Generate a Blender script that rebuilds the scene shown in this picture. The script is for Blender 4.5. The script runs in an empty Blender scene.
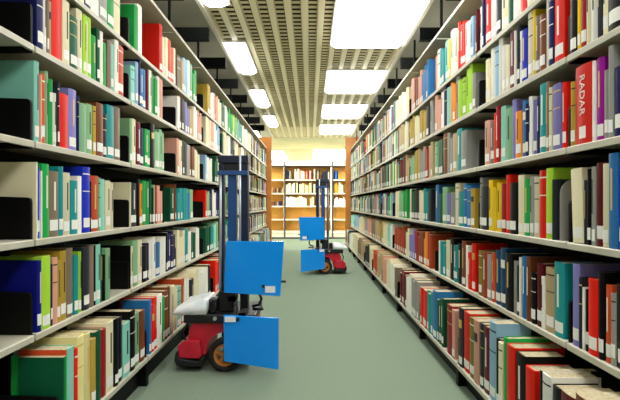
import bpy, math, random
from mathutils import Vector, Matrix
random.seed(11)
S = bpy.context.scene
COL = S.collection
F = 504.0            # focal length in pixels of the 620 px wide frame
EYE = 0.95           # camera height
CX, HY = 310.0, 204.0

# ------------------------------------------------------------------ materials
def lin(c):
    return c/12.92 if c <= 0.04045 else ((c+0.055)/1.055)**2.4
def hexc(h):
    return tuple(lin(int(h[i:i+2], 16)/255) for i in (0, 2, 4)) + (1,)
MATS = {}
def mat(name, hx, rough=0.5, metal=0.0, vary=0.0, noise=None, spec=0.5, bump=0.0):
    if name in MATS: return MATS[name]
    m = bpy.data.materials.new(name); m.use_nodes = True
    nt = m.node_tree; b = nt.nodes['Principled BSDF']
    b.inputs['Base Color'].default_value = hexc(hx)
    b.inputs['Roughness'].default_value = rough
    b.inputs['Metallic'].default_value = metal
    b.inputs['Specular IOR Level'].default_value = spec
    last = None
    tc = nt.nodes.new('ShaderNodeTexCoord')
    if noise:
        hx2, scale, lo, hi = noise
        n = nt.nodes.new('ShaderNodeTexNoise'); n.inputs['Scale'].default_value = scale
        n.inputs['Detail'].default_value = 4
        nt.links.new(tc.outputs['Object'], n.inputs['Vector'])
        r = nt.nodes.new('ShaderNodeValToRGB')
        r.color_ramp.elements[0].position = lo; r.color_ramp.elements[1].position = hi
        r.color_ramp.elements[0].color = hexc(hx); r.color_ramp.elements[1].color = hexc(hx2)
        nt.links.new(n.outputs['Fac'], r.inputs['Fac']); last = r.outputs['Color']
        if bump:
            bp = nt.nodes.new('ShaderNodeBump'); bp.inputs['Strength'].default_value = bump
            bp.inputs['Distance'].default_value = 0.004
            nt.links.new(n.outputs['Fac'], bp.inputs['Height']); nt.links.new(bp.outputs['Normal'], b.inputs['Normal'])
    if vary:
        oi = nt.nodes.new('ShaderNodeObjectInfo')
        mr = nt.nodes.new('ShaderNodeMapRange')
        mr.inputs['To Min'].default_value = 1-vary; mr.inputs['To Max'].default_value = 1+vary
        nt.links.new(oi.outputs['Random'], mr.inputs['Value'])
        hs = nt.nodes.new('ShaderNodeHueSaturation')
        hs.inputs['Color'].default_value = hexc(hx)
        if last: nt.links.new(last, hs.inputs['Color'])
        nt.links.new(mr.outputs['Result'], hs.inputs['Value'])
        last = hs.outputs['Color']
    if last: nt.links.new(last, b.inputs['Base Color'])
    MATS[name] = m
    return m
def emis(name, hx, strength):
    m = bpy.data.materials.new(name); m.use_nodes = True
    nt = m.node_tree; nt.nodes.clear()
    e = nt.nodes.new('ShaderNodeEmission'); o = nt.nodes.new('ShaderNodeOutputMaterial')
    e.inputs['Color'].default_value = hexc(hx); e.inputs['Strength'].default_value = strength
    nt.links.new(e.outputs[0], o.inputs[0]); return m

PAL = {  # code: (hex, word)
 'R': ('e8200f', 'bright red'), 'r': ('a01c1e', 'dark red'), 'O': ('d2512a', 'orange red'), 'o': ('f0902c', 'orange'),
 'Y': ('ecc81c', 'yellow'), 'y': ('b89a38', 'mustard'), 'L': ('a8d83c', 'lime green'), 'G': ('1fa24a', 'green'),
 'g': ('0d5638', 'dark green'), 'T': ('1e9496', 'teal'), 't': ('8fd6c4', 'pale turquoise'), 'B': ('1c34c4', 'royal blue'),
 'b': ('161d54', 'navy'), 'S': ('2e74b0', 'steel blue'), 's': ('98c0dc', 'pale blue'), 'W': ('f0efe6', 'white'),
 'C': ('e8e0bc', 'cream'), 'c': ('bda67c', 'tan'), 'N': ('7c4426', 'brown'), 'n': ('84735f', 'taupe'),
 'K': ('070709', 'black'), 'k': ('2a2d34', 'charcoal'), 'A': ('9b9b96', 'grey'), 'P': ('dba08c', 'salmon pink'),
 'V': ('a3129a', 'purple'), 'v': ('8480c2', 'lavender'), 'M': ('66121c', 'maroon'), 'e': ('86b98a', 'sage green'),
 'D': ('10157a', 'deep blue'), 'd': ('10486c', 'petrol blue'), 'H': ('7d7a2a', 'olive'), 'E': ('a8401c', 'rust'),
 'Z': ('efe4a0', 'pale yellow'), 'X': ('ea2412', 'bright red')}
BM = {k: mat('cloth_'+v[1].replace(' ', '_')+('_lettered' if k == 'X' else ''), v[0], 0.45, vary=0.16, spec=0.18) for k, v in PAL.items()}
M_pages = mat('paper', 'c9bd9c', 0.85, noise=('aa9c78', 90, 0.35, 0.7))
M_tag = mat('spine_tag', 'f6f6f0', 0.6)
M_gold = mat('gilt', 'd8bc62', 0.4)
M_pale = mat('pale_print', 'efece0', 0.5)
M_dark = mat('dark_print', '16161a', 0.5)
M_shelf = mat('shelf_enamel', 'c9c6b4', 0.42, noise=('bcb8a4', 6, 0.4, 0.7))
M_black = mat('black_steel', '040405', 0.5, spec=0.2)
M_back = mat('back_shade', '080806', 0.8)  # near-black colour stands in for the shade inside the shelves
M_brace = mat('brace_steel', '080b09', 0.8, spec=0.1)
M_wood = mat('oak', 'd08a3a', 0.45, noise=('b4702a', 3, 0.35, 0.7))
M_carpet = mat('carpet', '758673', 0.95, noise=('859582', 140, 0.3, 0.7), spec=0.1, bump=0.35)
M_soffit = mat('soffit_paint', 'a9a89c', 0.8, noise=('9d9c90', 3, 0.4, 0.7))
M_white = mat('white_paint', 'eeeade', 0.7, noise=('e6e1d2', 2, 0.4, 0.7))
M_rib = mat('ceiling_rib', 'efe6c4', 0.5)
M_louver = mat('ceiling_louver', 'd8cca0', 0.6)
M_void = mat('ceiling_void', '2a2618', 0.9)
M_cream = mat('cream_paint', 'e9e2c0', 0.75, noise=('e1d9b5', 2, 0.4, 0.7))
M_tan = mat('tan_ceiling', 'c6b78a', 0.8, noise=('bbab7e', 2, 0.4, 0.7))
M_wall = mat('wall_paint', '8d8b80', 0.8, noise=('848276', 2, 0.4, 0.7))
M_housing = mat('light_housing', 'efeee6', 0.5)
M_diff = emis('lamp_diffuser', 'fffdf8', 10.0)
M_diff2 = emis('lamp_diffuser_far', 'fffbee', 30.0)
M_diff3 = emis('added_fill_diffuser', 'fffbee', 18.0)

# ------------------------------------------------------------------ mesh helper
class MB:
    def __init__(s): s.v = []; s.f = []; s.m = []
    def poly(s, pts, faces, mi=0):
        n = len(s.v); s.v += [tuple(p) for p in pts]
        for f in faces: s.f.append([n+i for i in f]); s.m.append(mi)
        return s
    def box(s, x0, x1, y0, y1, z0, z1, mi=0, M=None):
        if x0 > x1: x0, x1 = x1, x0
        if y0 > y1: y0, y1 = y1, y0
        p = [(x0,y0,z0),(x1,y0,z0),(x1,y1,z0),(x0,y1,z0),(x0,y0,z1),(x1,y0,z1),(x1,y1,z1),(x0,y1,z1)]
        if M is not None: p = [M @ Vector(q) for q in p]
        return s.poly(p, [(0,3,2,1),(4,5,6,7),(0,1,5,4),(1,2,6,5),(2,3,7,6),(3,0,4,7)], mi)
    def prism(s, outline, axis, a, b, mi=0):
        """outline: 2D loop; axis 'y' -> (x,z) extruded along y; 'z' -> (x,y) along z; 'x' -> (y,z) along x"""
        def P(u, v, w):
            return {'y': (u, w, v), 'z': (u, v, w), 'x': (w, u, v)}[axis]
        n = len(outline)
        pts = [P(u, v, a) for u, v in outline] + [P(u, v, b) for u, v in outline]
        area = sum(outline[i][0]*outline[(i+1) % n][1]-outline[(i+1) % n][0]*outline[i][1] for i in range(n))
        fs = [list(range(n))[::-1], list(range(n, 2*n))] + [(i, (i+1) % n, n+(i+1) % n, n+i) for i in range(n)]
        flip = (area < 0) ^ (b < a) ^ (axis == 'y')
        if flip: fs = [list(f)[::-1] for f in fs]
        return s.poly(pts, fs, mi)
    def tube(s, pts, r, seg=8, mi=0):
        pts = [Vector(p) for p in pts]; rings = []
        for i, p in enumerate(pts):
            d = (pts[min(i+1, len(pts)-1)]-pts[max(i-1, 0)]).normalized()
            u = d.orthogonal().normalized() if i == 0 else (u - d*u.dot(d)).normalized()
            w = d.cross(u)
            rings.append([p+(u*math.cos(2*math.pi*k/seg)+w*math.sin(2*math.pi*k/seg))*r for k in range(seg)])
        vs = [q for rg in rings for q in rg]; fs = []
        for i in range(len(rings)-1):
            for k in range(seg):
                a, b = i*seg+k, i*seg+(k+1) % seg
                fs.append((a, b, b+seg, a+seg))
        fs.append(list(range(seg))[::-1]); fs.append([len(vs)-seg+k for k in range(seg)])
        return s.poly(vs, fs, mi)
    def lathe_y(s, prof, cx, cz, seg=32, mi=0):
        """prof: closed loop of (radius, y) revolved about an axis along y through (cx,cz)"""
        vs = []; n = len(prof)
        for k in range(seg):
            a = 2*math.pi*k/seg
            vs += [(cx+r*math.cos(a), y, cz+r*math.sin(a)) for r, y in prof]
        fs = []
        for k in range(seg):
            for i in range(n):
                a, b = k*n+i, k*n+(i+1) % n
                c, d = ((k+1) % seg)*n+(i+1) % n, ((k+1) % seg)*n+i
                fs.append((a, b, c, d))
        return s.poly(vs, fs, mi)
    def mesh(s, name, mats, flipx=False, smooth=False):
        me = bpy.data.meshes.new(name)
        v = [(-p[0], p[1], p[2]) for p in s.v] if flipx else s.v
        f = [list(q)[::-1] for q in s.f] if flipx else s.f
        me.from_pydata([tuple(p) for p in v], [], f)
        for m in (mats if isinstance(mats, (list, tuple)) else [mats]): me.materials.append(m)
        for p, mi in zip(me.polygons, s.m): p.material_index = mi; p.use_smooth = smooth
        me.update(); return me
def link(name, data, parent=None, loc=(0, 0, 0)):
    o = bpy.data.objects.new(name, data); COL.objects.link(o)
    o.location = loc
    if parent: o.parent = parent
    return o
def bev(o, w, seg=2):
    b = o.modifiers.new('bevel', 'BEVEL'); b.width = w; b.segments = seg; b.limit_method = 'ANGLE'
    b.angle_limit = math.radians(40); return o
def thing(name, label, cat, loc=(0, 0, 0), group=None):
    o = link(name, None, None, loc); o['label'] = label; o['category'] = cat
    if group: o['group'] = group
    return o
def tag(o, label, cat, group=None, kind=None):
    o['label'] = label; o['category'] = cat
    if group: o['group'] = group
    if kind: o['kind'] = kind
    return o
def struct(name, mb, m, label=None):
    o = link(name, mb.mesh(name, m)); o['kind'] = 'structure'
    o['label'] = label or name.replace('_', ' '); o['category'] = name.split('_')[0]
    return o

# ------------------------------------------------------------------ room
CZ = 2.70                     # ceiling height
Y0, YE, YF = -3.0, 10.9, 20.0
struct('floor', MB().box(-4.2, 4.2, Y0, YF+.1, -.06, 0), M_carpet, 'grey green carpet along the library aisle')
struct('wall_left', MB().box(-1.72, -1.6, Y0, YE+.1, 0, 2.95), M_wall, 'dim grey wall behind the left shelving')
struct('wall_right', MB().box(1.6, 1.72, Y0, YE+.1, 0, 2.95), M_wall, 'dim grey wall behind the right shelving')
struct('wall_front', MB().box(-1.72, 1.72, Y0-.1, Y0, 0, 2.95), M_wall, 'grey wall behind the viewer')
struct('wall_back', MB().box(-4.2, 4.2, YF, YF+.1, 0, 2.95), M_white, 'white wall at the far end of the room')
w = MB()
for s in (-1, 1):
    w.box(s*4.2, s*4.3, YE, YF+.1, 0, 2.95)
    w.box(s*1.72, s*4.3, YE, YE+.1, 0, 2.95)
struct('wall_side', w, M_white, 'white side walls of the far reading area')
SL0, SL1 = -.94, 1.02         # slatted strip over the aisle
YS = 13.3                     # where the slats stop
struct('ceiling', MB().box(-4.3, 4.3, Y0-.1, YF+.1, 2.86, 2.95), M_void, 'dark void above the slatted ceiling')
so = MB()
for x0, x1 in ((-1.62, SL0-.03), (SL1+.03, 1.62)): so.box(x0, x1, Y0, YE, CZ, CZ+.15)
for x0, x1 in ((-4.25, SL0-.03), (SL1+.03, 4.25)): so.box(x0, x1, YE, YS, CZ, CZ+.15)
struct('ceiling_soffit', so, M_soffit, 'grey soffits above both shelf ranges')
struct('ceiling_band', MB().box(-4.25, 4.25, YS, 16.0, CZ-.01, CZ+.15), M_cream, 'plain cream ceiling band past the slats')
struct('ceiling_far', MB().box(-4.25, 4.25, 16.0, YF, CZ+.02, CZ+.15), M_tan, 'tan ceiling over the far reading area')
tr = MB()
for x in (SL0-.015, SL1+.015): tr.box(x-.017, x+.017, Y0, YS, CZ-.025, CZ+.06)
struct('trim_1', tr, M_white, 'white edge trims along the slatted ceiling')
# ceiling lights: rows staggered left and right
LR = [(-.25+2.27*k, 1.0+2.27*k) for k in range(-1, 6)]  # the right row's rearmost lamp, behind the camera, is added for frontal light
LL = [(.87+2.27*k, 2.13+2.27*k) for k in range(5)]
LL = [(-1.4, -.14)] + LL
ribs = MB(); louv = MB()
PIT = .15
k0 = -4
def spans(x0, x1):
    cuts = []
    if x1 > .215: cuts += LR
    if x0 < -.69: cuts += LL
    out = []; y = Y0
    for a, b in sorted(cuts):
        if a > y: out.append((y, a-.005))
        y = b+.005
    out.append((y, YS)); return out
k = -5
while True:
    xc = -.2+PIT*k
    x0, x1 = max(xc-.036, SL0+.004), min(xc+.036, SL1-.004)
    if xc-.036 > SL1: break
    if x1-x0 > .01:
        for a, b in spans(x0, x1):
            ribs.prism([(x0, CZ+.04), (x0+.008, CZ), (x1-.008, CZ), (x1, CZ+.04)], 'y', a, b)
    g0, g1 = max(xc+.036, SL0+.004), min(xc+PIT-.036, SL1-.004)
    if g1-g0 > .01:
        for a, b in spans(g0, g1):
            y = a+.02
            while y < min(b-.03, 11.5):
                louv.box(g0, g1, y, y+.05, CZ+.006, CZ+.010); y += .105
            louv.box(g0, g1, max(a, min(b-.03, 11.5)), b, CZ+.006, CZ+.012)
    k += 1
struct('ceiling_slats', ribs, M_rib, 'beige metal slats running along the ceiling')
struct('ceiling_grille', louv, M_louver, 'cross grilles between the ceiling slats')
ORD = ['first', 'second', 'third', 'fourth', 'fifth', 'sixth', 'seventh', 'eighth', 'ninth', 'tenth', 'eleventh', 'twelfth',
       'thirteenth', 'fourteenth', 'fifteenth', 'sixteenth', 'seventeenth', 'eighteenth', 'nineteenth', 'twentieth']
def lamp(x0, x1, y0, y1, label, z=CZ, m=M_diff, group='ceiling lights over the aisle'):
    t = thing('ceiling_light', label, 'ceiling light', ((x0+x1)/2, (y0+y1)/2, z), group)
    hx, hy = (x1-x0)/2-.002, (y1-y0)/2-.002
    fr = MB()
    e = .015
    fr.box(-hx, hx, -hy, -hy+e, -.012, .06); fr.box(-hx, hx, hy-e, hy, -.012, .06)
    fr.box(-hx, -hx+e, -hy+e, hy-e, -.012, .06); fr.box(hx-e, hx, -hy+e, hy-e, -.012, .06)
    fr.box(-hx+e, hx-e, -hy+e, hy-e, .05, .06)
    link('frame', fr.mesh('frame', M_housing), t)
    dm = MB(); q = min(.05, hx*.4)
    P0 = [(-hx+e, -hy+e), (hx-e, -hy+e), (hx-e, hy-e), (-hx+e, hy-e)]; P1 = [(-hx+e+q, -hy+e+q), (hx-e-q, -hy+e+q), (hx-e-q, hy-e-q), (-hx+e+q, hy-e-q)]
    dm.poly([(x, y, .02) for x, y in P0]+[(x, y, -.012) for x, y in P0]+[(x, y, -.055) for x, y in P1],
            [(0, 1, 2, 3), (8, 11, 10, 9)]+[(i, i+4, (i+1) % 4+4, (i+1) % 4) for i in range(4)]+[(i+4, i+8, (i+1) % 4+8, (i+1) % 4+4) for i in range(4)])
    link('diffuser', dm.mesh('diffuser', m), t)
vis = 0
for i, (a, b) in enumerate(LR):
    lamp(.214, 1.015, a, b, 'wide white ceiling light in the right row, %s from the far end' % ORD[6-i])
for i, (a, b) in enumerate(LL):
    lamp(-.936, -.688, a, b, 'narrow white ceiling light in the left row, %s from the far end' % ORD[5-i])
lamp(-1.5, -.85, 16.6, 19.4, 'bright ceiling light beyond the slats, above the far bookcase on the left', CZ+.0, M_diff2, 'ceiling lights of the far area')
lamp(.1, 1.4, 16.2, 19.4, 'bright ceiling light beyond the slats, above the far bookcase on the right', CZ+.0, M_diff2, 'ceiling lights of the far area')
for x0, x1, w_ in ((-2.7, -1.25, 'left'), (1.3, 2.75, 'right')):  # unseen lamps added over the cross aisle to brighten the far end
    lamp(x0, x1, 11.9, 13.1, 'added fill light for the far bookcase, hidden behind the %s range' % w_, CZ, M_diff3, 'ceiling lights of the far area')

# ------------------------------------------------------------------ shelving bays
BAY = .914
SIDES = {
 'left':  dict(s=-1, a=.93, ab=.84, seam0=.791,
               z=[.95+r*.93 for r in (.889, .578, .229, -.129, -.475)]+[.155], top=.95+1.30*.93),
 'right': dict(s=1, a=.866, ab=.76, seam0=.792,
               z=[.95+r*.866 for r in (.908, .578, .222, -.149, -.54)]+[.122], top=.95+1.345*.866)}
NB = 11
DEPTH = .235
SHELFWORD = ['sixth shelf up', 'fifth shelf up', 'fourth shelf up', 'third shelf up', 'second shelf up', 'bottom shelf']
BAYWORD = ['nearest bay'] + [o+' bay' for o in ORD[1:11]]
for side, d in SIDES.items():
    s, a, ab = d['s'], d['a'], d['ab']
    xb = a+DEPTH+.02            # back
    G = .007
    # shared meshes, local origin at (0, seam, 0)
    def shelf_mesh(af, z, back):
        m = MB()
        m.prism([(s*af, z-.022), (s*af, z-.003), (s*(af+.003), z), (s*back, z), (s*back, z-.006), (s*(af+.015), z-.006), (s*(af+.012), z-.022)], 'y', G, BAY-G)
        return m.mesh('shelf', M_shelf)
    shelves = [shelf_mesh(a, z, xb) for z in d['z'][:5]]+[shelf_mesh(ab, d['z'][5], xb)]
    canopy = shelf_mesh(a, d['top'], xb+.1)
    def brk(af, z, y):
        x0, x1 = s*(af+.012), s*xb
        o = [(x0, z-.026), (x1, z-.026), (x1, z+.15), (x0+s*.012, z+.142), (x0+s*.003, z+.138), (x0, z+.128)]
        return MB().prism(o, 'x' if False else 'y', y-.0028, y+.0028).mesh('bracket', M_black)
    brs = [[brk(a if i < 5 else ab, z, y) for y in (.0034, BAY-.0034)] for i, z in enumerate(d['z'])]
    post = MB().box(s*(xb+.002), s*(xb+.05), .004, .044, 0, 2.395).mesh('upright', M_black)
    strut = MB().box(s*(a+.05), s*(a+.068), .006, .022, d['top']+.002, 2.40).mesh('strut', M_brace)
    back = MB().box(s*(xb+.004), s*(xb+.012), .048, BAY-.006, .03, d['top']-.03).mesh('back_panel', M_back)  # dark sheet added for the shade behind the books
    kick = MB().box(s*(ab+.05), s*(ab+.06), .042, BAY-G, .003, d['z'][5]-.024).mesh('kick_plate', M_black)
    foot = MB().prism([(s*(ab+.012), .0), (s*(ab+.012), d['z'][5]-.03), (s*xb, d['z'][5]-.03), (s*xb, 0)], 'y', .005, .04).mesh('foot', M_black)
    brace = MB().box(s*(.90 if s < 0 else .97), s*1.58, .004, .064, 2.40, 2.51).mesh('overhead_brace', M_brace)
    for n in range(NB):
        t = thing('shelving_bay', 'steel shelving bay of pale shelves and black brackets, %s of the %s range' % (BAYWORD[n], side),
                  'shelves', (0, d['seam0']+n*BAY, 0), 'bays of the %s shelf range' % side)
        for nm, me in (('upright', post), ('strut', strut), ('back_panel', back), ('kick_plate', kick), ('foot', foot), ('overhead_brace', brace), ('canopy', canopy)):
            link(nm, me, t)
        for i in range(6):
            sh = link('shelf', shelves[i], t)
            for q in (0, 1): link('bracket', brs[i][q], sh)
    ye = d['seam0']+NB*BAY
    ep = MB().box(s*(ab-(.015 if s < 0 else 0)), s*1.35, ye+.004, ye+.034, 0.001, 2.39)
    e = link('end_panel', ep.mesh('end_panel', M_wood)); bev(e, .004)
    tag(e, 'orange wooden end panel closing the far end of the %s range' % side, 'panel', 'wooden end panels')

# ------------------------------------------------------------------ books
SPEC = {
 ('left', 0): "38W 44k 52C 60g 68R 76C 85b 92W 100A 108G 115C 122. 133. 135G 139W 143.5. 160R 163C 168O 174C 176. 178.5n 182c 184s 188W 190e 193G 197. 208y 211W 214P 218C 222g 225W 228G 233L 236e 239T 242C 245W 248C",
 ('left', 1): "37.5b 44W 48n 50c 53R 63C 70g 78C 84L 87C 88L 93G 98g 101W 104G 108n 112t 115W 119O 125. 132t 136s 139b 140S 147M 149W 152G 158W 161P 164. 177.6W 180N 182k 186v 190c 194W 198P 202. 206C 211P 214W 217s 220g 224C 228W 231k 234C 238c 241W",
 ('left', 2): "36.5t 41.5P 43O 47e 50G 54W 58k 60R 70v 78b 80e 88e 94y 97N 104k 108T 115n 121. 130.5e 133C 137M 141b 145G 151K 155e 160e 165. 177.5P 180C 183k 187A 190N 195C 200. 205.5s 207W 212. 215g 218C 222W",
 ('left', 3): "36C 37.4B 42W 43G 50n 60T 65C 72T 79W 83.5B 91K 92O 100e 102t 106C 111C 115. 129.8C 131k 137K 140o 143G 150g 152K 154e 156r 158P 163K 164. 171g 175N 177.6T 185T 188S 190e 193. 205.4R 207e 210b 213W 216b",
 ('left', 4): "37D 42L 51k 53P 58y 62y 68n 74.5T 79L 82. 83.5k 90n 94K 96t 101g 104K 106e 110.5. 129.8K 131C 134e 139C 143K 148b 149W 156S 161W 166K 168b 174k 176. 177.5C 185T 189W 192g 196W 200. 206g 211T 214t",
 ('left', 5): "63g 65G 66.5O 68.5t 76R 79Z 92y 97g 103r 108C 115K 119K 124t 131K 136e 141N 146. 149.8S 152R 158W 163G 165N 171C 178t 182O 185W 189. 191k 194C 199W 205W 208K 211. 216R 219R",
 ('right', 0): "395C 399C 403W 406C 411P 414N 418P 421S 429. 434.6P 436W 439T 444t 448Y 450W 454C 457R 465W 469s 472. 476M 479W 482b 484R 490W 495k 500C 507g 512W 520R 527C 534b 540W 548k 555C 562.",
 ('right', 1): "400c 404C 408y 414C 419y 426k 429A 432. 434.6P 440W 443b 446t 450o 455A 458L 465L 471A 474. 485C 489W 493s 497W 501W 505C 508M 514W 516k 519W 521B 527C 532Y 534n 539N 545W 548b 553R 563. 567K 576Y 579r 585C 590W 597k 601C 606K 620W 640S 660C 690r 710.",
 ('right', 2): "400M 405c 410e 414y 419A 424r 428c 432. 434.6e 438g 443N 447A 452c 456T 461A 466. 484P 489n 493R 496r 499t 504e 511v 515o 521S 525b 528W 531v 535b 539T 546n 549C 552v 560R 564. 566.5k 569y 574X 591W 594V 602A 608A 613b 622C 640R 665T 690W 710.",
 ('right', 3): "395C 399e 403G 407C 411g 415k 419C 423T 427k 430. 434.6S 438g 442e 446v 450A 454C 458T 463S 470y 474. 477A 481k 487Y 500r 505R 509K 516C 522G 528A 532C 537R 544L 551k 555. 571C 582k 586K 590A 594M 602C 608S 617B 632T 650K 672W 700.",
 ('right', 4): "351t 355s 359C 363A 367P 371n 375c 379y 383C 387t 390W 392. 394E 399E 404N 406C 409v 414r 419N 423o 427E 431. 438W 440T 445C 449K 453T 457K 461N 465W 467R 474. 476.5H 482E 487A 491O 494d 505K 512A 516k 519W 521S 526N 530K 535M 541W 544c 553T 563. 571v 578k 581W 583K 587R 597K 603O 609A 614K 632C 650N 680W 700.",
 ('right', 5): "350W 353C 357n 361c 365k 369C 373O 377c 381P 384. 386C 390W 394n 396. 400M 406W 411A 418. 420R 426T 432S 436g 443. 446r 451P 454. 456.5k 462R 468H 473P 478k 482M 488s 495K 498C 502G 506R 514K 523R 532. 536K 541W 550K 560M 575N 590C 610b 630W 655.",
}
FARPAL = 'CCCWWWcePtTnNkgOrSsAGyLKbvKkMgnNC'
books = []   # dicts: side,row,bay,y0,y1,code,h,depth,lean
def seam_y(side, n): return SIDES[side]['seam0']+n*BAY
for (side, row), txt in SPEC.items():
    d = SIDES[side]; af = d['a'] if row < 5 else d['ab']
    toks = txt.split()
    ent = [(float(t[:-1]), t[-1]) for t in toks]
    items = []
    for i in range(len(ent)):
        x, c = ent[i]
        if i+1 < len(ent): x2 = ent[i+1][0]
        else: x2 = x+3
        if c == '.': continue
        o1, o2 = abs(x-CX), abs(x2-CX)
        ya, yb = sorted((F*(af+.0062)/o1, F*(af+.0062)/o2))
        items.append((ya, yb, c))
    # far fill after the transcribed part
    ymax = max(i[1] for i in items)
    def fill(y, yend):
        gap_until = None
        while y < yend:
            n = int((y-d['seam0'])/BAY)
            end = seam_y(side, n+1)
            if random.random() < .03: y += random.uniform(.03, .09)
            if end-y < .16 and random.random() < .55: y = end+.004; continue
            th = random.choice((.012, .016, .02, .024, .028, .034, .042, .05))*random.uniform(.9, 1.1)
            items.append((y, y+th, random.choice(FARPAL))); y += th
    fill(ymax+.003, seam_y(side, NB)-.02)
    if side == 'left' and row != 0: fill(seam_y(side, 0)+.02, 1.28)
    rr = random.Random(row*7+(side == 'left'))
    for ya, yb, c in sorted(items):
        n = int((ya+yb)/2/BAY-d['seam0']/BAY)
        if n < 0 or n >= NB: continue
        lo, hi = seam_y(side, n)+.010, seam_y(side, n+1)-.010
        ya, yb = max(ya, lo), min(yb, hi)
        if yb-ya < .006: continue
        # wide measured spans beyond a plausible thickness become several volumes of the same cloth
        parts = 1 if yb-ya < .105 or c == 'X' else int((yb-ya)/.05)
        for q in range(parts):
            y0 = ya+(yb-ya)*q/parts; y1 = ya+(yb-ya)*(q+1)/parts
            h = rr.choice((.2, .215, .225, .235, .24, .25, .258))+rr.uniform(-.007, .007) if row < 5 else rr.uniform(.245, .30)
            if row == 0: h = rr.uniform(.22, .285)
            if row == 1: h = min(h, .262)
            if c == 'X': h = .253
            books.append(dict(side=side, row=row, bay=n, y0=y0+.0004, y1=y1-.0004, code=c, h=h,
                              dep=rr.uniform(.145, .195), inset=rr.uniform(.002, .0105), lean=0,
                              tagged=rr.random() < .72, deco=rr.random(), dw=rr.random()))
def at(side, row, x):
    d = SIDES[side]; af = d['a'] if row < 5 else d['ab']; return F*af/abs(x-CX)
def find(side, row, x):
    y = at(side, row, x)
    for b in books:
        if b['side'] == side and b['row'] == row and b['y0'] <= y <= b['y1']: return b
def setv(side, row, x, **kw):
    b = find(side, row, x)
    if b: b.update(kw)
setv('left', 4, 40, h=.245, dep=.2); setv('left', 4, 46, h=.257); setv('left', 4, 64, h=.262); setv('left', 4, 71, h=.268)
setv('left', 4, 77, h=.235); setv('left', 4, 55, h=.245); setv('left', 4, 87, h=.262)
setv('left', 3, 36.8, h=.262, dep=.2); setv('left', 2, 39, h=.278, dep=.2); setv('left', 3, 46, h=.262); setv('left', 3, 87, h=.275)
setv('right', 2, 608, h=.266); setv('right', 2, 598, h=.25); setv('right', 3, 613, h=.275); setv('right', 3, 547, h=.26)
setv('right', 4, 500, h=.268); setv('right', 4, 558, h=.262); setv('right', 4, 575, h=.27); setv('right', 4, 592, h=.235)
setv('left', 0, 161.5, h=.30, dep=.15); setv('right', 5, 510, h=.285); setv('right', 5, 504, h=.30); setv('right', 5, 492, h=.33)
setv('left', 5, 85, h=.305); setv('left', 5, 64, h=.27); setv('left', 5, 72, h=.285)
for x in (573, 584, 588): setv('right', 3, x, lean=math.radians(3.6))

def px(b, y, z):
    d = SIDES[b['side']]; af = (d['a'] if b['row'] < 5 else d['ab'])+b['inset']
    return CX+d['s']*F*af/y, HY-(z-EYE)*F/y
def area(b):
    z0 = SIDES[b['side']]['z'][b['row']]
    xa, ta = px(b, b['y0'], z0+b['h']); _, ba = px(b, b['y0'], z0)
    xb, tb = px(b, b['y1'], z0+b['h']); _, bb = px(b, b['y1'], z0)
    x0, x1 = sorted((xa, xb)); x0, x1 = max(0, x0), min(620, x1)
    t, bt = max(0, (ta+tb)/2), min(400, (ba+bb)/2)
    return max(0, x1-x0)*max(0, bt-t)
for b in books: b['area'] = area(b)
order = sorted(books, key=lambda b: -b['area'])
big = [b for b in order[:300] if b['area'] > 0]
bigset = set(id(b) for b in big)

# ---- labels
def thick(b):
    t = b['y1']-b['y0']
    return 'thin' if t < .017 else 'slim' if t < .026 else 'broad' if t < .042 else 'thick'
rows = {}
for b in books: rows.setdefault((b['side'], b['row'], b['bay']), []).append(b)
cand = {}
for key, lst in rows.items():
    lst.sort(key=lambda b: b['y0'])
    for i, b in enumerate(lst):
        w_ = PAL[b['code']][1]; side = b['side']
        where = '%s, %s, %s range' % (SHELFWORD[b['row']], BAYWORD[b['bay']], side)
        l = PAL[lst[i-1]['code']][1] if i else None
        r = PAL[lst[i+1]['code']][1] if i+1 < len(lst) else None
        if b['code'] == 'X': lab = 'bright red book with white RADAR lettering, fourth shelf up, nearest bay, right range'
        elif l and r and l != r: lab = '%s %s book between %s and %s, %s' % (thick(b), w_, l, r, where)
        elif l and r: lab = '%s %s book between two %s ones, %s' % (thick(b), w_, l, where)
        elif r: lab = '%s %s book beside the near bracket, %s' % (thick(b), w_, where)
        else: lab = '%s %s book last before the far bracket, %s' % (thick(b), w_, where)
        if b['bay'] == 0 and side == 'right': alt = '%s %s book, %s from the far bracket, %s' % (thick(b), w_, ORD[min(19, len(lst)-1-i)], where)
        else:
            alt = '%s %s book, %s from the near bracket, %s' % (thick(b), w_, ORD[i] if i < 20 else ORD[len(lst)-1-i], where)
            if i >= 20: alt = alt.replace('near bracket', 'far bracket')
        b['lab'], b['alt'] = lab, alt
        if id(b) in bigset: cand.setdefault(lab, []).append(b)
for lab, bs in cand.items():
    if len(bs) > 1 or len(lab.split()) > 16:
        for b in bs: b['lab'] = b['alt']

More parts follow.
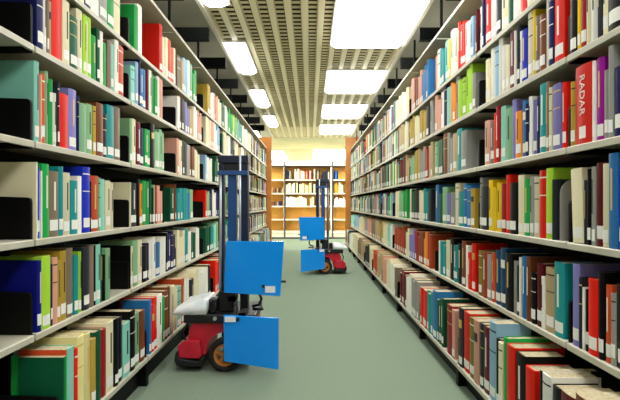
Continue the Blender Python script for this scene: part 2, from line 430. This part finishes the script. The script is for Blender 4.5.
# ---- book shapes, local frame: y along the shelf, x into the shelf (0 at the spine), z up
def spine_pts(t, r):
    return [(r*(1-math.sin(math.pi*k/6)) , t*k/6) for k in range(7)]
CT = .0022
def cover_mb(t, dep, h, M=None, mi=0, mb=None):
    mb = mb or MB()
    r = min(.006, t*.22)
    sp = spine_pts(t, r)
    ct = min(CT, t*.2)
    inner = [(dep, t-ct), (r+ct+.001, t-ct), (r+ct+.001, ct), (dep, ct)]
    loop = [(dep, 0)] + sp + [(dep, t)] + inner
    n = len(loop)
    pts = [(u, v, 0) for u, v in loop]+[(u, v, h) for u, v in loop]
    ns = len(sp)
    A, Bq = list(range(1, 1+ns)), None
    # caps: near board, far board, spine strip
    iD, iE, i0, i1, i2, i3 = 0, ns+1, ns+2, ns+3, ns+4, ns+5   # (dep,0) (dep,t) inner far..near
    caps = [[iD, 1, i2, i3], [ns, iE, i0, i1], list(range(1, ns+1))+[i1, i2]]
    fs = []
    for c in caps: fs += [c, [q+n for q in c][::-1]]
    for i in range(n): fs.append((i, i+n, (i+1) % n+n, (i+1) % n))
    mb.poly(pts, fs, mi); return mb, r, ct
def place(mb, M): mb.v = [tuple(M @ Vector(p)) for p in mb.v]; return mb
def xf(b):
    """book-local -> world; local x runs into the shelf"""
    d = SIDES[b['side']]; af = (d['a'] if b['row'] < 5 else d['ab'])+b['inset']
    return d, d['s']*af, b['y0'], d['z'][b['row']]+.0006
def book_parts(b):
    t, h, dep = b['y1']-b['y0'], b['h'], b['dep']
    cov, r, ct = cover_mb(t, dep, h)
    pg = MB().box(r+ct+.0015, dep-.003, ct+.0002, t-ct-.0002, .003, h-.003)
    out = [('cover', cov, BM[b['code']]), ('page_block', pg, M_pages)]
    def strip(z0, z1, inset=.14, e=.0006):
        m = MB(); y0, y1 = t*inset, t*(1-inset)
        N = 4; fr = []
        for q in range(N+1):
            v = y0+(y1-y0)*q/N; u = r*(1-math.sin(math.pi*v/t))
            fr.append((u-e, v))
        bk = [(r*(1-math.sin(math.pi*v/t))+.0008, v) for v in (y1, y0)]
        m.prism(fr+[(max(p[0] for p in fr)+.002, y1), (max(p[0] for p in fr)+.002, y0)], 'z', z0, z1)
        return m
    if b['tagged']: out.append(('spine_label', strip(.012+b['dw']*.012, .048+b['dw']*.016, .1 if b['code'] != 'X' else .32), M_tag))
    c = b['code']
    contrast = M_dark if c in 'WCcYLtseoPAy' else (M_gold if b['dw'] < .4 else M_pale)
    if c != 'X' and t > .012:
        dc = b['deco']
        if dc < .35:      # title bars running down the spine
            m = strip(h*.40, h*.84, .42)
            out.append(('title', m, contrast))
        elif dc < .42:
            out.append(('title_panel', strip(h*.66, h*.80, .16), contrast))
        elif dc < .62:
            m = strip(h*.88, h*.9, .04); m2 = strip(h*.62, h*.635, .04)
            out += [('spine_band', m, contrast), ('spine_band', m2, contrast)]
    return out
def add_book(b):
    d, X, Y, Z = xf(b)
    Z += (b['y1']-b['y0'])*math.sin(b['lean'])
    root = thing('book', b['lab'], 'book', (X, Y, Z), 'books on the %s of the %s range' % (SHELFWORD[b['row']].replace(' up', ''), b['side']))
    if b['lean']: root.rotation_euler.x = -b['lean']
    for nm, mb, m in book_parts(b):
        link(nm, mb.mesh(nm, m, flipx=d['s'] < 0), root)
    return root
for b in big:
    b['obj'] = add_book(b)
# lettered red book
bx = next(b for b in books if b['code'] == 'X')
def letter(txt, size, z, y, parent, name):
    cu = bpy.data.curves.new(name, 'FONT'); cu.body = txt; cu.size = size; cu.extrude = .0004; cu.align_x = 'CENTER'; cu.align_y = 'CENTER'
    o = bpy.data.objects.new('tmp', cu); COL.objects.link(o)
    me = bpy.data.meshes.new_from_object(o.evaluated_get(bpy.context.evaluated_depsgraph_get()))
    bpy.data.objects.remove(o)
    me.materials.clear(); me.materials.append(M_pale)
    t = link(name, me, parent, (-.001, y, z))
    # reads down the spine, facing the aisle (-x on the right side)
    t.rotation_euler = Matrix(((0, 0, -1), (0, 1, 0), (1, 0, 0))).to_euler()
    t.matrix_local = Matrix.Translation((-.0012, y, z)) @ Matrix(((0, 0, -1, 0), (0, 1, 0, 0), (1, 0, 0, 0), (0, 0, 0, 1))) @ Matrix.Identity(4)
    return t
if 'obj' in bx:
    tt = bx['y1']-bx['y0']
    # local text axes: text x -> -z (down), text y -> -y (near side up), normal -> -x
    R = Matrix(((0, 0, -1, 0), (0, -1, 0, 0), (-1, 0, 0, 0), (0, 0, 0, 1)))
    o = letter('RADAR', tt*.40, bx['h']*.62, tt*.5, bx['obj'], 'title_lettering')
    cols = Matrix(((0, 0, -1), (0, 1, 0), (-1, 0, 0)))
    # x_text=(0,0,-1), y_text=(0,1,0)*sgn, n=(-1,0,0): right handed when y_text = n x x_text
    xt = Vector((0, 0, -1)); nn = Vector((-1, 0, 0)); yt = nn.cross(xt)
    Rm = Matrix((xt, yt, nn)).transposed().to_4x4()
    o.matrix_local = Matrix.Translation((-.0008, tt*.5, bx['h']*.62)) @ Rm

# ---- the rest of the books: one object
codes = list(PAL.keys()); allmats = [BM[c] for c in codes]+[M_pages, M_tag]
PI_, TI_ = len(codes), len(codes)+1
rest = MB()
def rest_book(mb, M, t, h, dep, mi, tagged, flip):
    r = min(.006, t*.22)
    sp = [(r, 0), (r*.3, t*.2), (0, t*.5), (r*.3, t*.8), (r, t)]
    loop = sp+[(dep, t), (dep, 0)]
    n = len(loop)
    pts = [M @ Vector((u, v, 0)) for u, v in loop]+[M @ Vector((u, v, h)) for u, v in loop]
    fs = [tuple(range(n)), ]
    sides = [(i, i+n, (i+1) % n+n, (i+1) % n) for i in range(n)]
    if flip: sides = [f[::-1] for f in sides]
    mb.poly(pts, sides, mi)
    n0 = len(mb.v)-2*n
    top = [n0+n+i for i in range(n)]; top = top if flip else top[::-1]
    mb.f.append(top); mb.m.append(PI_)
    if tagged:
        q = [(-.0006+r*.3, t*.15), (-.0006, t*.5), (-.0006+r*.3, t*.85)]
        pts = [M @ Vector((u, v, z)) for z in (.014, .058) for u, v in q]
        f2 = [(0, 3, 4, 1), (1, 4, 5, 2)]
        if flip: f2 = [f[::-1] for f in f2]
        mb.poly(pts, f2, TI_)
for b in books:
    if id(b) in bigset: continue
    d, X, Y, Z = xf(b)
    M = Matrix.Translation((X, Y, Z)) @ Matrix.Diagonal((d['s'], 1, 1, 1))
    rest_book(rest, M, b['y1']-b['y0'], b['h'], b['dep'], codes.index(b['code']), b['tagged'], d['s'] < 0)

# ------------------------------------------------------------------ far bookcase across the end
FY = 13.72
BW = 1.31
fz = [.216, .54, .90, 1.25, 1.62]
M_fshelf = mat('far_shelf_enamel', 'efe9d6', 0.5)
M_fback = mat('pine_back', 'eab04e', 0.5, noise=('dc9c3a', 2.5, 0.35, 0.7))
M_fpost = mat('far_post', '4a4a50', 0.5)
farx = [-2.02+BW*i for i in range(3)]
for i, x in enumerate(farx):
    t = thing('bookcase', ['far bookcase left section with mostly bare orange back', 'far bookcase middle section with cream and red books',
              'far bookcase right section behind the small lift robot'][i], 'bookcase', (x, FY, 0), 'bookcase sections across the far end')
    link('back_panel', MB().box(.02, BW-.02, .30, .315, .2, 1.98).mesh('back_panel', M_fback), t)
    for px_ in (0, BW-.035) if i == 2 else (0,):
        link('upright', MB().box(px_, px_+.035, .0, .3, 0, 2.1).mesh('upright', M_fpost), t)
    for z in fz: link('shelf', MB().box(.037, BW-.002 if i < 2 else BW-.037, .01, .295, z-.035, z).mesh('shelf', M_fshelf), t)
    link('top_rail', MB().box(.037, BW-.002 if i < 2 else BW-.037, .0, .3, 1.975, 2.0).mesh('top_rail', M_fpost), t)
    link('plinth', MB().box(.037, BW-.002 if i < 2 else BW-.037, .03, .3, .002, .15).mesh('plinth', M_fshelf), t)
    link('kick_rail', MB().box(.037, BW-.002 if i < 2 else BW-.037, .012, .028, .0, .045).mesh('kick_rail', M_fpost), t)
rf = random.Random(5)
def far_row(x0, x1, z, pal, hmin=.2, hmax=.29):
    x = x0
    while x < x1:
        th = rf.uniform(.022, .05)
        M = Matrix.Translation((x+th, FY+.02, z+.0006)) @ Matrix.Rotation(math.radians(90), 4, 'Z')
        rest_book(rest, M, th-.001, rf.uniform(hmin, hmax), .19, codes.index(rf.choice(pal)), False, False)
        x += th
        if rf.random() < .06: x += .05
pal2 = 'CCWWCcPW'
far_row(-.65, -.52, fz[4], 'kAsW'); far_row(-.42, -.3, fz[4], 'WWC'); far_row(-.28, .05, fz[4], 'rMCPNcWr'); far_row(.1, .5, fz[4], 'CWkcW')
far_row(-.66, .5, fz[3], 'CCWWyCckC'); far_row(-.66, -.1, fz[2], 'WCWC', .2, .27); far_row(.0, .5, fz[2], 'CWcC', .2, .27)
far_row(.65, .75, fz[4], 'Sbk'); far_row(.66, 1.05, fz[3], 'yCCc'); far_row(.66, 1.0, fz[2], 'WCWW', .15, .25)
far_row(-1.2, -.76, fz[3], 'NkccN', .12, .15); far_row(-1.15, -.76, fz[2], 'kbNA', .10, .13)
far_row(1.2, 1.7, fz[3], pal2); far_row(-1.9, -1.4, fz[4], pal2)
ro = link('remaining_books', rest.mesh('remaining_books', allmats))
ro.name = 'books'
tag(ro, 'rows of small distant books filling the shelves towards the far end', 'books', kind='stuff')

# grey rounded book support on the right range
M_sup = mat('support_grey', '9a978e', 0.5)
d = SIDES['right']
yq = F*d['a']/(556-CX)
o = []
x0, x1, z0, z1 = d['a']+.012, d['a']+.155, d['z'][3]+.001, d['z'][3]+.215
for q in range(7):
    an = math.pi-q*math.pi/12
    o.append((x0+.05+.05*math.cos(an), z1-.05+.05*math.sin(an)))
for q in range(7):
    an = math.pi/2-q*math.pi/12
    o.append((x1-.05+.05*math.cos(an), z1-.05+.05*math.sin(an)))
o += [(x1, z0), (x0, z0)]
ysup = at('right', 3, 555)-.012
sup = link('book_support', MB().prism(o, 'y', ysup-.002, ysup+.002).mesh('book_support', M_sup))
tag(sup, 'grey rounded metal book support beside the lime book, third shelf up, right range', 'bookend')

# ------------------------------------------------------------------ lift robots
M_rred = mat('robot_red', 'd0203a', 0.35, noise=('b8182e', 8, 0.4, 0.7))
M_rblk = mat('robot_black', '101216', 0.45)
M_tyre = mat('tyre', '0e0e10', 0.7)
M_hub = mat('hub_ochre', 'b86e24', 0.45)
M_mast = mat('mast_blue', '24508c', 0.4, metal=0.2)
M_mastd = mat('mast_dark_blue', '0f1d38', 0.45, metal=0.1)
M_rod = mat('rod_steel', 'c3ccd6', 0.3, metal=0.6)
M_panel = mat('panel_blue', '0896ff', 0.14)
M_bag = mat('plastic_wrap', 'dfe3e6', 0.3, noise=('c9d6dc', 14, 0.4, 0.65))
M_lab = mat('label_white', 'eef4f8', 0.5)
def robot(sx, X, Y, label, baglabel, size=1.0):
    t = thing('lift_robot', label, 'robot', (X, Y, 0), 'book lift robots in the aisle')
    fl = sx < 0
    def part(nm, mb, m, parent=t, b=0, smooth=False):
        o_ = link(nm, mb.mesh(nm, m, flipx=fl, smooth=smooth), parent)
        if b: bev(o_, b)
        return o_
    # body with wheel arch
    arch = [(.118*math.cos(a_), .097+.118*math.sin(a_)) for a_ in [math.radians(185-q*17) for q in range(12)]]
    prof = [(-.215, .085), (-.118, .085)] + arch + [(.118, .10), (.16, .10), (.16, .268), (-.195, .268), (-.215, .22)]
    body = MB().prism(prof, 'y', -.03, .34)
    part('body', body, M_rred, b=.006)
    # bumper skirt: red shell over a black rim
    sk = MB().prism([(-.27, .10), (-.27, .145), (-.235, .175), (-.218, .175), (-.218, .055), (-.135, .055), (-.135, .045), (-.25, .045)], 'y', -.075, .355)
    bp = MB().prism([(-.272, .035), (-.286, .065), (-.278, .11), (-.255, .075), (-.155, .06), (-.128, .085), (-.128, .032)], 'y', -.09, .37)
    bo = part('bumper', MB().prism([(-.265, .075), (-.272, .14), (-.24, .172), (-.15, .172), (-.135, .085), (-.15, .07)], 'y', -.07, -.032), M_rred, b=.006)
    part('bumper_rim', bp, M_rblk, bo, b=.005)
    part('rear_bumper', MB().prism([(-.265, .075), (-.272, .14), (-.24, .172), (-.218, .172), (-.218, .07)], 'y', -.032, .36), M_rred, b=.004)
    def wheel(y):
        r, w_ = .097, .03
        tp = [(.062, y-w_+.004), (.085, y-w_), (.094, y-w_+.006), (r, y-.012), (r, y+.012), (.094, y+w_-.006), (.085, y+w_), (.062, y+w_-.004)]
        wo = part('wheel', MB().lathe_y(tp, 0, .097, 36), M_tyre, smooth=True)
        hb = MB()
        hb.lathe_y([(.048, y-w_+.006), (.063, y-w_+.002), (.063, y+w_-.004), (.048, y+w_-.006)], 0, .097, 28)
        hb.lathe_y([(.004, y-w_+.0), (.018, y-w_-.002), (.02, y+w_-.01), (.004, y+w_-.01)], 0, .097, 20)
        for q in range(5):
            a_ = q*2*math.pi/5+.3
            M = Matrix.Translation((0, 0, .097)) @ Matrix.Rotation(-a_, 4, 'Y')
            hb.box(.012, .052, y-w_+.006, y-w_+.02, -.009, .009, M=M)
        part('hub', hb, M_hub, wo)
    # wheels stand beside the body
    wheel(-.062); wheel(.375)
    part('caster', MB().lathe_y([(.003, .12), (.036, .12), (.042, .128), (.042, .142), (.036, .15), (.003, .15)], -.19, .042, 20), M_tyre, smooth=True)
    dk = part('deck', MB().box(-.24, .17, -.06, .35, .27, .318), M_rblk, b=.006)
    part('bolt', MB().lathe_y([(.0005, -.068), (.011, -.068), (.011, -.058), (.0005, -.058)], -.06, .298, 16), M_rod, dk)
    # mast
    part('base_block', MB().box(-.055, .034, .02, .17, .319, .44), M_rblk, b=.006)
    part('base_post', MB().box(.066, .112, .06, .14, .319, .44), M_rblk, b=.003)
    part('guide_rod', MB().tube([(.052, .03, .319), (.052, .03, .5)], .006, 8), M_rod, smooth=True)
    mo = part('mast_column', MB().box(.066, .112, .06, .14, .441, 1.19), M_mastd, b=.004)
    part('guide_rod', MB().tube([(.068, .048, .445), (.068, .048, 1.236)], .0065, 10), M_rod, mo, smooth=True)
    mo = part('mast_column', MB().box(-.062, -.032, .06, .14, .441, 1.19), M_mastd, b=.004)
    part('guide_rod', MB().tube([(-.047, .048, .445), (-.047, .048, 1.13)], .0075, 10), M_rod, mo, smooth=True)
    part('lift_column', MB().box(-.006, .043, .055, .12, .441, 1.13), M_mast, b=.004)
    part('mast_head', MB().box(-.064, .114, .05, .15, 1.192, 1.238), M_mastd, b=.005)
    part('head_box', MB().box(-.028, .06, .062, .14, 1.148, 1.19), M_rblk)
    cb = part('crossbar', MB().box(-.064, .114, .036, .054, 1.120, 1.146), M_mast, b=.003)
    # panels
    cpts = lambda q: q
    def panel(nm, tl, tr_, br, bl, yl, yr, th=.022):
        mb = MB()
        P = [(tl[0], yl, tl[1]), (tr_[0], yr, tr_[1]), (br[0], yr, br[1]), (bl[0], yl, bl[1])]
        Q = [(p[0], p[1]+th, p[2]) for p in P]
        mb.poly(P+Q, [(0, 3, 2, 1), (4, 5, 6, 7), (0, 1, 5, 4), (1, 2, 6, 5), (2, 3, 7, 6), (3, 0, 4, 7)])
        return part(nm, mb, M_panel, b=.002)
    up = panel('front_panel', (.012, .742), (.336, .742), (.316, .438), (.000, .455), -.115, -.135)
    part('label', MB().box(.232, .288, -.1345, -.124, .458, .494), M_lab, up)
    part('catch', MB().lathe_y([(.0005, -.14), (.009, -.14), (.009, -.12), (.0005, -.12)], .222, .494, 14), M_rblk, up)
    lo = panel('front_panel', (.001, .332), (.309, .322), (.309, .040), (.004, .078), -.135, -.165)
    part('label', MB().box(.010, .070, -.1475, -.135, .298, .326), M_lab, lo)
    part('catch', MB().lathe_y([(.0005, -.152), (.01, -.152), (.01, -.13), (.0005, -.13)], .082, .312, 14), M_rblk, lo)
    part('panel_arm', MB().box(.02, .06, -.092, .02, .40, .43).box(.02, .27, -.092, -.06, .475, .50).box(.02, .06, -.092, -.06, .40, .50), M_rblk)
    part('panel_arm', MB().box(.08, .12, -.118, .02, .322, .34).box(.08, .12, -.118, -.105, .2, .34), M_rblk)
    part('side_handle', MB().tube([(.26, -.08, .512), (.33, -.08, .512), (.345, -.08, .512)], .007, 8), M_rblk, smooth=True)
    # lever and cables between the panels
    part('lever', MB().tube([(.15, -.02, .36), (.19, -.05, .375), (.205, -.06, .41), (.19, -.06, .445), (.17, -.05, .455)], .008, 8)
         .tube([(.155, .03, .43), (.16, -.03, .47)], .008, 8).tube([(.15, 0, .34), (.21, -.02, .345)], .009, 8), M_rblk, smooth=True)
    part('cable', MB().tube([(-.080+.016*math.cos(q*.6+2), -.035+.002*q, .362+.036*math.sin(q*.6+2)) for q in range(9)], .006, 8), M_rblk, smooth=True)
    part('cable', MB().tube([(-.22, -.05, .27), (-.245, -.055, .22), (-.23, -.05, .17), (-.236, -.05, .13)], .006, 8), M_rblk, smooth=True)
    part('control_box', MB().box(-.105, -.058, -.02, .06, .319, .40), M_rblk, b=.008)
    # plastic wrapped tray riding on the deck
    bag = MB(); nx, ny = 14, 10
    rb = random.Random(3); top = []; bot = []
    for i in range(nx+1):
        for j in range(ny+1):
            u, v = i/nx, j/ny
            x = -.298+u*.19; y = -.07+v*.36
            e = min(u, 1-u, v, 1-v)*6
            hgt = (.035+.045*u)*min(1, e+.45)+rb.uniform(-.005, .005)
            top.append((x+rb.uniform(-.003, .003), y, .321+.004+hgt-(0.0 if u > .25 else (.25-u)*.02)))
            bot.append((x, y, .3205))
    n = (nx+1)*(ny+1); fs = []
    idx = lambda i, j: i*(ny+1)+j
    for i in range(nx):
        for j in range(ny):
            fs.append((idx(i, j), idx(i+1, j), idx(i+1, j+1), idx(i, j+1)))
            fs.append((n+idx(i, j), n+idx(i, j+1), n+idx(i+1, j+1), n+idx(i+1, j)))
    for i in range(nx):
        fs.append((n+idx(i, 0), n+idx(i+1, 0), idx(i+1, 0), idx(i, 0)))
        fs.append((idx(i, ny), idx(i+1, ny), n+idx(i+1, ny), n+idx(i, ny)))
    for j in range(ny):
        fs.append((idx(0, j), idx(0, j+1), n+idx(0, j+1), n+idx(0, j)))
        fs.append((n+idx(nx, j), n+idx(nx, j+1), idx(nx, j+1), idx(nx, j)))
    bag.poly(top+bot, fs)
    bgo = link('plastic_bag', bag.mesh('plastic_bag', M_bag, flipx=fl, smooth=True), None, (X, Y, 0))
    t.scale = bgo.scale = (size,)*3
    tag(bgo, baglabel, 'bag', 'plastic bags on the robots')
robot(1, -.481, 2.93, 'large nearer red lift robot with blue panels at left of the aisle', 'white plastic bag lying on the nearer robot black deck')
robot(-1, .20, 6.9, 'small distant red lift robot with blue panels at right of the aisle', 'white plastic bag lying on the distant robot black deck', 1.045)

# ------------------------------------------------------------------ world, camera, view
wd = bpy.data.worlds.new('World'); S.world = wd; wd.use_nodes = True
wd.node_tree.nodes['Background'].inputs['Color'].default_value = (.9, .95, 1, 1)
wd.node_tree.nodes['Background'].inputs['Strength'].default_value = .05
cd = bpy.data.cameras.new('camera'); cam = bpy.data.objects.new('camera', cd); COL.objects.link(cam)
cam.location = (0, 0, EYE); cam.rotation_euler = (math.radians(90), 0, 0)
cd.sensor_width = 36; cd.lens = 36*F/620; cd.shift_y = (HY-200)/620; cd.clip_start = .02
S.camera = cam
S.view_settings.view_transform = 'Standard'; S.view_settings.look = 'None'
S.view_settings.exposure = 0.42; S.view_settings.gamma = 1; S.view_settings.use_curve_mapping = False
